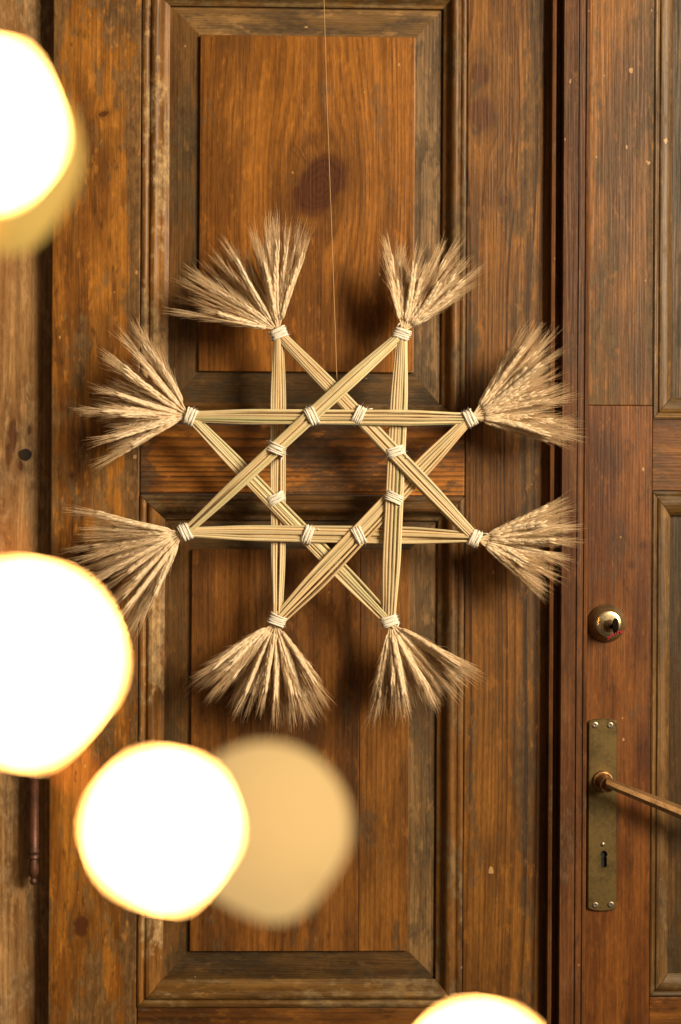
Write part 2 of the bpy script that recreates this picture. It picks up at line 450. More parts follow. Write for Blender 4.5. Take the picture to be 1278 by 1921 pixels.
mg_g = wood('margin_grey_wood', base=(0.225, 0.116, 0.048), light=(0.300, 0.167, 0.077), late=(0.055, 0.024, 0.010), worn=(0.115, 0.070, 0.030), wornamt=0.55, dirt=0.4, F=220, ring=0.45, flecks=0.4, wornscale=2.0)
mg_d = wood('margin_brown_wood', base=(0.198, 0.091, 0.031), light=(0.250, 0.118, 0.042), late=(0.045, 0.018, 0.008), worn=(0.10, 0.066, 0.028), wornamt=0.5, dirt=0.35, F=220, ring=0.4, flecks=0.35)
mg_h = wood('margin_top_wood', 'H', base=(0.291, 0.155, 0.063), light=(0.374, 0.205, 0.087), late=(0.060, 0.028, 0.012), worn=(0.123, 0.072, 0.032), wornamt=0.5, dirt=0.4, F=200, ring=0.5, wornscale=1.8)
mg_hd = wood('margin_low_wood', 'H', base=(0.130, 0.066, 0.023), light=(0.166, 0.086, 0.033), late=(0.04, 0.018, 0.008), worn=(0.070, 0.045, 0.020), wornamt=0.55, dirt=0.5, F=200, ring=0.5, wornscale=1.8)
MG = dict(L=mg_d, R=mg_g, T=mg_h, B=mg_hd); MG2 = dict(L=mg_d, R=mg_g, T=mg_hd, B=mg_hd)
fU = (X(370.5), X(775), Z(697), Z(65)); fL = (X(360), X(770), Z(1787), Z(1031))
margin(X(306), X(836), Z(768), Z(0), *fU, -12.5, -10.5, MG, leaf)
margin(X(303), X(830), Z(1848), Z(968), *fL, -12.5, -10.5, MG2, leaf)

m_field = wood('upper_field_wood', base=(0.34, 0.122, 0.019), light=(0.44, 0.165, 0.027), late=(0.17, 0.055, 0.012), worn=(0.20, 0.100, 0.032), wornamt=0.16, dirt=0.26, F=120, ring=0.60,
               knots=[K(600, 347, 47, 0.68, -0.55)], wander=0.020, flecks=0.22, fib=0.22, rough=0.40, kdark=0.92, lashes=True)
m_field_a = wood('lower_field_wood', base=(0.233, 0.083, 0.016), light=(0.305, 0.113, 0.022), late=(0.12, 0.040, 0.011), worn=(0.109, 0.066, 0.028), wornamt=0.20, dirt=0.55, F=85, ring=0.50, wander=0.012, flecks=0.5)
m_field_b = wood('lower_field_edge_wood', base=(0.274, 0.099, 0.018), light=(0.331, 0.129, 0.024), late=(0.14, 0.048, 0.012), worn=(0.086, 0.058, 0.026), wornamt=0.22, dirt=0.35, F=110, ring=0.55, wander=0.010, flecks=0.4)
mesh_obj('panel_board', box(fU[0], fU[1], fU[2], fU[3], 0.0055, 0.020, 0.0009), m_field, leaf)
xs = X(677)
mesh_obj('panel_board', box(fL[0], xs - 0.0003, fL[2], fL[3], 0.0055, 0.020, 0.0007), m_field_a, leaf)
mesh_obj('panel_board', box(xs + 0.0003, fL[1], fL[2], fL[3], 0.0061, 0.020, 0.0007), m_field_b, leaf)

# old hinge on the left
m_hinge = metal('hinge_iron', (0.16, 0.060, 0.030), (0.055, 0.022, 0.014), 0.42, metallic=0.35)
hb = bmesh.new(); ph_ = W(63, 1660, -0.010)
hz = lambda py: (W(63, py, -0.010).z - ph_.z)
lathe(hb, [(0, 0), (0.0028, 0.0006), (0.0046, 0.0035), (0.0046, 0.006), (0.0030, 0.0085), (0.0042, 0.0105), (0.0062, 0.014), (0.0070, 0.022), (0.0058, 0.030), (0.0052, 0.033),
           (0.0074, 0.0345), (0.0074, 0.038), (0.0060, 0.0395), (0.0074, 0.041), (0.0074, 0.0445), (0.0066, 0.046), (0.0066, hz(1395)), (0.0076, hz(1393)), (0.0076, hz(1387)), (0.0066, hz(1385)),
           (0.0066, hz(1240)), (0.0074, hz(1238)), (0.0046, hz(1225)), (0, hz(1222))], ph_, Vector((0, 0, 1)), 24)
mesh_obj('hinge_pin', hb, m_hinge, leaf, True, 50)

# ------------------------------------------------------------------ right leaf
rl = empty('front_door', (X(1046), 0, ZB))
tag(rl, 'reddish wooden door leaf carrying the brass lock plate and lever', 'door')
m_astr = wood('astragal_wood', base=(0.161, 0.056, 0.018), light=(0.195, 0.074, 0.027), late=(0.10, 0.032, 0.012), worn=(0.150, 0.079, 0.038), wornamt=0.30, dirt=0.4, F=190, ring=0.42, wander=0.006, flecks=0.2)
ab = bmesh.new()
ap = [(1027, 0.5), (1027, 13.5), (1028.5, 15.5), (1033, 16.0), (1036, 14.0), (1037, 3.5), (1046, 3.5), (1047, 21.5), (1048.5, 23.5), (1072, 24), (1073, 22.6), (1075.5, 22.6), (1077, 24.2), (1085, 24.2), (1086, 22.4), (1088, 22.4), (1090, 24.2), (1094, 24.4), (1096.5, 22.5), (1098.5, 12.5), (1100, 5.5)]
rows = []
for zz in (ZB, ZT):
    rows.append([ab.verts.new((X(px), -h * 0.001, zz)) for px, h in ap] + [ab.verts.new((X(1100), 0.03, zz)), ab.verts.new((X(1047.5), 0.03, zz)), ab.verts.new((X(1047.5), -0.0004, zz)), ])
n_ = len(rows[0])
for k in range(n_):
    ab.faces.new((rows[0][k], rows[0][(k + 1) % n_], rows[1][(k + 1) % n_], rows[1][k]))
ab.faces.new(rows[0]); ab.faces.new(rows[1][::-1])
mesh_obj('astragal', ab, m_astr, rl)
m_st_u = wood('lock_stile_top_wood', base=(0.219, 0.085, 0.019), light=(0.331, 0.127, 0.023), late=(0.09, 0.034, 0.012), worn=(0.121, 0.085, 0.043), wornamt=0.36, dirt=0.35, F=130, ring=0.45, wander=0.012, flecks=1.3, bands=[(X(1115), 30 * S, 0.06), (X(1218), 14 * S, 0.2)])
m_st_l = wood('lock_stile_wood', base=(0.192, 0.056, 0.010), light=(0.246, 0.082, 0.015), late=(0.11, 0.030, 0.009), worn=(0.105, 0.052, 0.022), wornamt=0.22, dirt=0.45, F=95, ring=0.45,
              knots=[K(1205, 1023, 7, 0.9), K(1183, 1059, 6, 0.9), ], wander=0.016, flecks=0.3)
y5 = -0.005
XS1 = X(1221)
mesh_obj('stile', box(X(1100) + g, XS1, Z(761, 1160) + 0.0003, ZT, y5, 0.03, 0.0008), m_st_u, rl)
mesh_obj('stile', box(X(1100) + g, XS1, ZB, Z(761, 1160) - 0.0003, y5 - 0.0004, 0.03, 0.0008), m_st_l, rl)
m_rr = wood('right_rail_wood', 'H', base=(0.233, 0.076, 0.015), light=(0.287, 0.103, 0.019), late=(0.10, 0.032, 0.010), worn=(0.120, 0.068, 0.030), wornamt=0.40, dirt=0.5, F=120, ring=0.5, wander=0.008)
mr_v = wood('right_moulding_wood', base=(0.211, 0.102, 0.035), light=(0.257, 0.133, 0.050), late=(0.10, 0.045, 0.016), worn=(0.158, 0.098, 0.045), wornamt=0.35, dirt=0.3, F=220, ring=0.45, flecks=0.3)
mr_h = wood('right_moulding_rail_wood', 'H', base=(0.16, 0.080, 0.022), light=(0.22, 0.110, 0.030), late=(0.05, 0.02, 0.008), worn=(0.17, 0.11, 0.05), wornamt=0.4, dirt=0.4, F=220, ring=0.5)
m_rp = wood('right_panel_wood', base=(0.096, 0.046, 0.014), light=(0.125, 0.060, 0.020), late=(0.05, 0.02, 0.008), worn=(0.068, 0.044, 0.019), wornamt=0.4, dirt=0.4, F=120, ring=0.4, flecks=0.2)
rt0, rt1 = Z(787, 1250), Z(921, 1250)
mesh_obj('rail', box(XS1 + g, XR, rt1 + g, rt0 - g, y5 + 0.0006, 0.03, 0.001), m_rr, rl)
rb0 = Z(1868, 1250)
mesh_obj('rail', box(XS1 + g, XR, ZB, rb0 - g, y5 + 0.0006, 0.03, 0.001), m_rr, rl)
zq1 = Z(-52)
mesh_obj('rail', box(XS1 + g, XR, zq1 + g, ZT, y5 + 0.0006, 0.03, 0.001), m_rr, rl)
PR2 = [(t, h + 5) for t, h in [(0.0, -5), (0.0, 0.6), (0.08, 1.8), (0.16, 1.4), (0.20, 0.4), (0.26, 0.4), (0.34, 2.2), (0.50, 2.6), (0.68, 1.6), (0.84, -0.4), (0.94, -2.4), (1.0, -4.0), (1.0, -16)]]
MR = dict(L=mr_v, R=mr_v, B=mr_h, T=mr_h)
moulding(XS1 + g, XR, rt0 + g, zq1 - g, X(1256) - XS1, 0.02, Z(747, 1250) - rt0, zq1 - Z(-8, 1250), MR, rl, 'LBT', PR2)
moulding(XS1 + g, XR, rb0 + g, rt1 - g, X(1256) - XS1, 0.02, Z(1826, 1250) - rb0, rt1 - Z(966, 1250), MR, rl, 'LBT', PR2)
mesh_obj('panel_board', box(X(1250), XR, rt0 - 0.004 + 0.01, zq1 - 0.002, 0.004, 0.02, 0.001), m_rp, rl)
mesh_obj('panel_board', box(X(1250), XR, rb0 + 0.006, rt1 - 0.006, 0.004, 0.02, 0.001), m_rp, rl)

# -------- lock cylinder
BR = -y5 * 1.0
brass_d = metal('aged_brass', (0.46, 0.30, 0.12), (0.15, 0.095, 0.040), 0.42, metallic=0.85)
brass_b = metal('polished_brass', (0.90, 0.74, 0.46), (0.80, 0.62, 0.36), 0.22, 60)
bronze = metal('worn_bronze', (0.38, 0.215, 0.092), (0.14, 0.074, 0.034), 0.44, metallic=0.9)
plate_m = metal('plate_brass', (0.27, 0.185, 0.068), (0.085, 0.058, 0.024), 0.38, 120, metallic=0.75)
black = plain('keyhole_shade_black', (0.004, 0.004, 0.004), 0.8)
cc = W(1138, 1169, 0.006); face = cc.copy(); face.y = y5
cyl = empty('lock_cylinder', tuple(face - Vector((X(1046), 0, ZB))), rl)
bm = bmesh.new(); s_ = S
lathe(bm, [(0.0, 0.0), (0.0245, 0.0), (0.0245, 0.002), (0.0235, 0.0040), (0.0215, 0.0085), (0.0190, 0.0125), (0.0178, 0.0135), (0.0172, 0.0125), (0.0170, 0.0118), (0, 0.0118)], face, sides=48)
mesh_obj('rosette', bm, metal('dark_brass', (0.24, 0.15, 0.065), (0.10, 0.060, 0.028), 0.40, metallic=0.45), cyl, True, 40)
bm = bmesh.new(); lathe(bm, [(0.0168, 0.0115), (0.0168, 0.0142), (0.0160, 0.0150), (0.0120, 0.0156), (0.0, 0.0158)], face, sides=48)
mesh_obj('face_disc', bm, brass_b, cyl, True, 50)
bm = bmesh.new(); kf = face + Vector((0.0005, 0, -0.0022))
lathe(bm, [(0.0080, 0.0150), (0.0080, 0.0172), (0.0074, 0.0178), (0, 0.0178)], kf, sides=32)
mesh_obj('plug', bm, metal('plug_brass', (0.40, 0.26, 0.11), (0.20, 0.12, 0.05), 0.28), cyl, True, 40)
# -------- key with red cord
kb = kf + Vector((0, -0.0178, 0))
key = empty('key', tuple(kb)); tag(key, 'small dark key with red cord standing in the round lock', 'key')
bm = bmesh.new()
tube(bm, [kb + Vector((0, 0.001, 0)), kb + Vector((0.0004, -0.004, 0)), kb + Vector((0.0008, -0.009, 0))], [0.0026, 0.0026, 0.0030], 10)
dkm = metal('dark_steel', (0.06, 0.055, 0.05), (0.02, 0.018, 0.016), 0.3)
mesh_obj('shank', bm, dkm, key, True, 50)
bm = bmesh.new()
bow = []
for k in range(24):
    a = 2 * math.pi * k / 24
    bow.append((0.0030 * math.cos(a) * (1.0) , 0.0088 * math.sin(a), 0.0085 * math.cos(a)))
# the bow is a thin oval plate turned almost edge-on to the viewer
nx = Vector((0.80, -0.60, 0.0)).normalized(); ey = Vector((-0.60, -0.80, 0.0)).normalized(); ez = nx.cross(ey).normalized()
bc = kb + Vector((0.0042, -0.0150, 0.0012))
vs = [[bm.verts.new(bc + nx * s2 + ey * (0.0078 * math.cos(2 * math.pi * k / 24)) * sc + ez * (0.0098 * math.sin(2 * math.pi * k / 24)) * sc) for k in range(24)] for s2, sc in ((-0.0013, 0.9), (-0.0009, 1.0), (0.0009, 1.0), (0.0013, 0.9))]
for a_, b_ in zip(vs[:-1], vs[1:]):
    for k in range(24): bm.faces.new((a_[k], a_[(k + 1) % 24], b_[(k + 1) % 24], b_[k]))
bm.faces.new(vs[0]); bm.faces.new(vs[-1][::-1])
mesh_obj('bow', bm, dkm, key, True, 40)
bm = bmesh.new(); pts = []
for k in range(60):
    t = k / 59
    pts.append(bc + Vector((0.008 - 0.019 * t + 0.0012 * math.sin(t * 40), -0.0035 + 0.001 * math.cos(t * 33), -0.0070 - 0.0085 * t ** 1.6 + 0.0016 * math.sin(t * 55))))
tube(bm, pts, 0.0007, 6)
mesh_obj('cord', bm, plain('red_thread', (0.30, 0.015, 0.02), 0.8), key, True)

# -------- backplate with keyhole
pl = empty('lock_plate', tuple(Vector((X(1129, 1530), y5 - 0.0004, Z(1710, 1130))) - Vector((X(1046), 0, ZB))), rl)
cx = (W(1103, 1530, 0.008).x + W(1157, 1530, 0.008).x) / 2; hw = (W(1157, 1530, 0.008).x - W(1103, 1530, 0.008).x) / 2
zt, zb = W(1130, 1348, 0.008).z, W(1130, 1709, 0.008).z
kz = W(1133, 1602, 0.008).z; kx = W(1132.5, 1610, 0.008).x; kr = 6.6 * S; ks = 5.6 * S; kend = W(1133, 1627, 0.008).z


def outline(inset):
    o = []
    w, t, b = hw - inset, zt - inset, zb + inset
    rr = 0.004
    def arc(x, z, a0, a1):
        for k in range(5):
            a = R(a0 + (a1 - a0) * k / 4); o.append((x + rr * math.cos(a), z + rr * math.sin(a)))
    arc(cx + w - rr, b + rr + 0.002, -70, 0); arc(cx + w - rr, t - rr - 0.002, 0, 70)
    for k in (0.5, 0, -0.5): o.append((cx + w * k * 1.0, t - 0.002 * abs(k) ** 2 * 1.2))
    arc(cx - w + rr, t - rr - 0.002, 110, 180); arc(cx - w + rr, b + rr + 0.002, 180, 250)
    for k in (-0.5, 0, 0.5): o.append((cx + w * k, b + 0.002 * abs(k) ** 2 * 1.2))
    return o


inner = [(kx + kr * math.sin(R(a)), kz + kr * math.cos(R(a))) for a in range(-145, 146, 15)]
inner += [(kx + ks, kz - kr * 0.95), (kx + ks, kend + 0.002), (kx + ks * 0.5, kend), (kx - ks * 0.5, kend), (kx - ks, kend + 0.002), (kx - ks, kz - kr * 0.95)]
bm = bmesh.new(); yb = y5 - 0.0003; yf = y5 - 0.0048
A = [bm.verts.new((x_, yb, z_)) for x_, z_ in outline(0)]
B = [bm.verts.new((x_, yf + 0.0012, z_)) for x_, z_ in outline(0)]
C = [bm.verts.new((x_, yf, z_)) for x_, z_ in outline(0.0012)]
D = [bm.verts.new((x_, yf, z_)) for x_, z_ in inner]
E = [bm.verts.new((x_, yb - 0.0005, z_)) for x_, z_ in inner]
for P_, Q_ in ((A, B), (B, C), (D, E)):
    for k in range(len(P_)): bm.faces.new((P_[k], P_[(k + 1) % len(P_)], Q_[(k + 1) % len(P_)], Q_[k]))
ed = []
for L_ in (C, D):
    for k in range(len(L_)): ed.append(bm.edges.get((L_[k], L_[(k + 1) % len(L_)])))
bmesh.ops.triangle_fill(bm, use_beauty=True, edges=ed)
mesh_obj('plate', bm, plate_m, pl)
mesh_obj('keyhole', box(kx - 0.008, kx + 0.008, kend - 0.003, kz + 0.008, y5 - 0.0009, y5 + 0.001, 0), black, pl)  # black backing added behind the cut-out, painting the shade inside the lock
steel = metal('zinc_screw', (0.48, 0.42, 0.33), (0.26, 0.22, 0.17), 0.34)
for sx, sy in ((1116.5, 1360), (1145, 1360.5), (1117, 1698), (1146, 1697)):
    p = W(sx, sy, 0.010); p.y = yf
    bm = bmesh.new()
    lathe(bm, [(0.0040, 0.0), (0.0038, 0.0009), (0.0026, 0.0014), (0.0014, 0.0012), (0.0008, 0.0002), (0, 0.0)], p, sides=16)
    mesh_obj('screw', bm, steel, pl, True, 40)
p = W(1131, 1584, 0.010); p.y = yf
bm = bmesh.new(); lathe(bm, [(0.0030, 0), (0.0026, 0.0008), (0.0014, 0.0013), (0, 0.0015)], p, sides=16)
mesh_obj('rivet', bm, steel, pl, True)
# -------- lever
lv = empty('lever_handle', tuple(Vector((X(1133, 1465), yf, Z(1465, 1133))) - Vector((X(1046), 0, ZB))), rl)
hp = W(1132, 1466, 0.012); hp.y = yf
bm = bmesh.new()
lathe(bm, [(0.0135, 0), (0.0135, 0.002), (0.0125, 0.0036), (0.0112, 0.0040), (0.0104, 0.0034), (0.0098, 0.0034), (0.0092, 0.010), (0.0086, 0.020), (0.0088, 0.024), (0.0092, 0.027), (0, 0.028)], hp, sides=36)
mesh_obj('collar', bm, bronze, lv, True, 40)
bm = bmesh.new()
y_l = yf - 0.034
e0 = W(1134, 1466, -y_l); e1 = W(1278, 1524, -y_l); dr = (e1 - e0).normalized(); L0 = (e1 - e0).length
pts = [hp + Vector((0, -0.018, 0)), Vector((hp.x + 0.0005, yf - 0.027, hp.z)), e0 + dr * 0.006 + Vector((0, 0.003, 0)), e0 + dr * 0.016, e0 + dr * 0.05, e0 + dr * L0, e0 + dr * (L0 + 0.03), e0 + dr * (L0 + 0.045) + Vector((0, 0.002, 0.0005)), e0 + dr * (L0 + 0.052) + Vector((0, 0.006, 0.001))]
rad = [0.0066, 0.0070, 0.0071, 0.0069, 0.0074, 0.0086, 0.0090, 0.0084, 0.006]
tube(bm, pts, rad, 8, 0.95)
mesh_obj('lever', bm, bronze, lv, True, 38)

# ------------------------------------------------------------------ straw star
SD = 0.058                                        # distance of the star from the door face
V = dict(A=(523, 626), B=(754, 627), C=(881, 785), D=(891, 1010), E=(731, 1165), F=(520, 1163), G=(348, 998), H=(358, 782))
ORDER = ['AF', 'HE', 'GD', 'CF', 'BE', 'AD', 'HC', 'BG']       # back to front
LAYER = {b: SD + (i - 3.5) * 0.0042 for i, b in enumerate(ORDER)}
star = empty('straw_star', tuple(W(620, 1160, SD)))
tag(star, 'eight pointed straw star with rye ear tufts hanging on a thread before the door', 'ornament')


def straw_mat():
    N = NT('straw'); oi = N.n('ShaderNodeObjectInfo'); g_ = N.n('ShaderNodeNewGeometry')
    r = oi.outputs['Random']
    nz = N.noise(g_.outputs['Position'], 60.0, 3.0)
    nf = N.noise(g_.outputs['Position'], 700.0, 2.0)
    c = N.mix(N.step(r, 0.05, 0.55), (0.69, 0.53, 0.31), (0.62, 0.51, 0.30))
    c = N.mix(N.step(r, 0.60, 0.95), c, (0.50, 0.47, 0.25))
    r2 = N.m('FRACT', N.m('MULTIPLY', r, 7.31))
    c = N.mix(N.m('MULTIPLY', N.step(r2, 0.55, 1.0), 0.75), c, (0.74, 0.50, 0.28))
    c = N.mix(N.m('MULTIPLY', N.step(nz, 0.45, 0.75), 0.35), c, (0.58, 0.38, 0.15))
    r3 = N.m('FRACT', N.m('MULTIPLY', r, 23.7))
    fm = N.m('MULTIPLY', N.m('ADD', N.m('MULTIPLY', nf, 0.40), 0.80), N.m('ADD', N.m('MULTIPLY', r3, 0.34), 0.76))
    c = N.mix(1.0, c, N.vec(fm, fm, fm), 'MULTIPLY')
    N.put(N.b.inputs['Base Color'], c)
    N.b.inputs['Roughness'].default_value = 0.40
    N.b.inputs['Specular IOR Level'].default_value = 0.4
    return N.mat


m_straw = straw_mat()
rnd = random.Random(11)


def vdepth(k): return SD - 0.002


def sm(t): t = max(0, min(1, t)); return t * t * (3 - 2 * t)


for name in ORDER:
    a, b = name
    P0, P1 = W(*V[a], vdepth(a)), W(*V[b], vdepth(b))
    root = P0.lerp(P1, 0.5)
    be = empty('straw_bundle', tuple(root - star.location), star)
    ax = (P1 - P0).normalized(); side = Vector((0, -1, 0)).cross(ax).normalized()
    wide = rnd.uniform(0.0076, 0.0092)
    twist = rnd.uniform(-0.25, 0.25)
    slots = []
    nf, nb = 7, 7
    for i in range(nf): slots.append((-1 + 2 * i / (nf - 1), 0.0014))
    for i in range(nb): slots.append(((-1 + 2 * i / (nb - 1)) * 0.86, -0.0014))
    perm = [s[0] for s in slots]
    for si, (u0, lay) in enumerate(slots):
        u1 = u0 + rnd.gauss(0, 0.20); ph = rnd.uniform(0, 6.28); amp = rnd.uniform(0.0, 0.10)
        r0 = rnd.uniform(0.00145, 0.00195)
        ext0, ext1 = rnd.uniform(0.004, 0.010), rnd.uniform(0.004, 0.010)
        bulge = rnd.uniform(0.88, 1.18)
        pts, rad = [], []
        n = 26
        for i in range(n + 1):
            t = i / n
            e = sm(min(t, 1 - t) / 0.30)                 # 0 at the bindings, 1 along the span
            d = LAYER[name] * e + vdepth(a) * (1 - e)
            w_ = (0.0052 + (wide - 0.0052) * sm(min(t, 1 - t) / 0.26) * bulge)
            uu = u0 * (1 - t) + u1 * t + amp * math.sin(ph + t * 5)
            uu *= 1
            p = P0 - ax * ext0 + (P1 - P0 + ax * (ext0 + ext1)) * t
            sq = 1 - e
            dz = lay * (1 + 1.2 * sq) + (0.0032 * sq * math.cos(uu * 1.5) * (1 if lay > 0 else -1)) + 0.0006 * math.sin(ph * 2 + t * 7)
            p = p + side * (uu * w_ + twist * 0) ; p.y = -(d + dz)
            pts.append(p); rad.append(r0 * (0.80 + 0.20 * e))
        if rnd.random() < 0.45:                          # a node of the stem
            kn = rnd.randrange(4, n - 4); rad[kn] *= 1.22
        bm = bmesh.new(); tube(bm, pts, rad, 7, rnd.uniform(0.72, 1.0))
        mesh_obj('straw', bm, m_straw, be, True)

# -------- twine bindings
def twine_mat():
    N = NT('twine'); g_ = N.n('ShaderNodeNewGeometry')
    a = N.noise(g_.outputs['Position'], 900.0, 3.0, 0.6); b = N.noise(g_.outputs['Position'], 160.0, 2.0)
    c = N.mix(N.step(a, 0.3, 0.7), (0.72, 0.67, 0.58), (0.95, 0.92, 0.86))
    c = N.mix(N.m('MULTIPLY', b, 0.35), c, (0.60, 0.48, 0.32))
    N.put(N.b.inputs['Base Color'], c); N.b.inputs['Roughness'].default_value = 0.85
    N.bump(a, 0.7, 0.0006)
    return N.mat


m_twine = twine_mat()


def binding(center, axis, hw_, hd_, turns, pitch, rr=0.0013):
    axis = axis.normalized(); y = Vector((0, -1, 0)); s = y.cross(axis).normalized()
    bm = bmesh.new(); pts = []; n = int(turns * 22)
    sk = rnd.uniform(-0.12, 0.12)
    sg = lambda a_: math.copysign(abs(a_) ** 0.62, a_)
    for i in range(n + 1):
        t = i / n; an = 2 * math.pi * turns * t
        wob = rnd.gauss(0, 0.00010)
        over = 1 + 0.06 * math.sin(an * 0.43 + sk * 30)
        pts.append(center + s * (hw_ * over * sg(math.cos(an))) + y * (hd_ * over * sg(math.sin(an))) + axis * ((t - 0.5) * pitch * turns + wob + sk * hw_ * math.cos(an) + 0.0005 * math.sin(an * 1.37)))
    rad = [rr * rnd.uniform(0.88, 1.1) for _ in pts]
    tube(bm, pts, rad, 7)
    if rnd.random() < 0.6:                               # a cut end of the twine
        p = pts[-1]; dt = (s * rnd.uniform(-1, 1) + y * 0.5 + axis * rnd.uniform(0.2, 1.0)).normalized()
        tube(bm, [p, p + dt * 0.0035 + y * 0.001, p + dt * 0.0075 + Vector((0, 0, -0.0008))], [rr, rr * 0.95, rr * 0.7], 6)
    # loose fibres
    for _ in range(44):
        i = rnd.randrange(len(pts) - 1); p = pts[i]
        nrm = (p - center); nrm = (nrm - axis * nrm.dot(axis)).normalized()
        d = (nrm * rnd.uniform(0.3, 1) + axis * rnd.gauss(0, 0.7) + (pts[i + 1] - p).normalized() * rnd.uniform(-1, 1)).normalized()
        L = rnd.uniform(0.002, 0.006)
        q1 = p + d * L * 0.5 + Vector((rnd.gauss(0, .0004), rnd.gauss(0, .0004), rnd.gauss(0, .0004)))
        tube(bm, [p, q1, q1 + d * L * 0.4 + nrm * rnd.gauss(0, 0.0008)], [0.00012, 0.0001, 0.00006], 3)
    return mesh_obj('twine_binding', bm, m_twine, star, True)


centre = Vector((620, 896))
for k, (px, py) in V.items():
    out = Vector((px, py)) - centre
    # mean of the two bundles that meet here
    dirs = Vector((0, 0, 0))
    for nm in ORDER:
        if k in nm:
            o = nm.replace(k, '')
            dirs += (W(px, py, SD) - W(*V[o], SD)).normalized()
    binding(W(px, py, vdepth(k)), dirs, 0.0098, 0.0088, 8, 0.0016, 0.00108)
CROSS = [((585, 781), 'BG', 'HC'), ((674, 779), 'HC', 'AD'), ((742, 848), 'AD', 'BE'), ((739, 934), 'BE', 'CF'), ((673, 1004), 'CF', 'GD'), ((578, 1003), 'GD', 'HE'), ((518, 936), 'HE', 'AF'), ((518, 843), 'BG', 'AF')]
for (px, py), n1, n2 in CROSS:
    d1 = (W(*V[n1[1]], SD) - W(*V[n1[0]], SD)).normalized(); d2 = (W(*V[n2[1]], SD) - W(*V[n2[0]], SD)).normalized()
    if d1.dot(d2) < 0: d2 = -d2
    dm = (LAYER[n1] + LAYER[n2]) / 2; hd_ = abs(LAYER[n1] - LAYER[n2]) / 2 + 0.0048
    binding(W(px, py, dm), d1 + d2, 0.0106, hd_ + 0.0008, 8, 0.0015, 0.00102)

# -------- hanging thread
bm = bmesh.new()
tp = [W(607, -260, 0.05), W(608, 0, 0.052), W(614, 200, 0.054), W(622, 420, 0.056), W(627, 560, 0.058), W(632, 705, 0.060), W(634, 735, 0.064)]
tube(bm, tp, 0.00042, 6)
mesh_obj('hanging_thread', bm, plain('linen_thread', (0.46, 0.29, 0.14), 0.8), star, True)


# -------- rye ears
def ear_mat():
    N = NT('rye_ear'); oi = N.n('ShaderNodeObjectInfo'); g_ = N.n('ShaderNodeNewGeometry')
    r = oi.outputs['Random']
    nz = N.noise(g_.outputs['Position'], 320.0, 3.0)
    c = N.mix(r, (0.94, 0.77, 0.53), (0.89, 0.68, 0.42))
    c = N.mix(N.m('MULTIPLY', N.step(nz, 0.35, 0.70), 0.75), c, (0.95, 0.83, 0.64))
    at = N.n('ShaderNodeAttribute', attribute_name='awn')
    c = N.mix(at.outputs['Fac'], c, (0.84, 0.60, 0.33))
    N.put(N.b.inputs['Base Color'], c); N.b.inputs['Roughness'].default_value = 0.38
    N.b.inputs['Specular IOR Level'].default_value = 0.6
    tr = N.n('ShaderNodeBsdfTranslucent'); N.put(tr.inputs[0], c)
    mx = N.n('ShaderNodeMixShader'); mx.inputs[0].default_value = 0.38
    out = N.t.nodes['Material Output']
    N.t.links.new(N.b.outputs[0], mx.inputs[1]); N.t.links.new(tr.outputs[0], mx.inputs[2]); N.t.links.new(mx.outputs[0], out.inputs[0])
    return N.mat


m_ear = ear_mat()


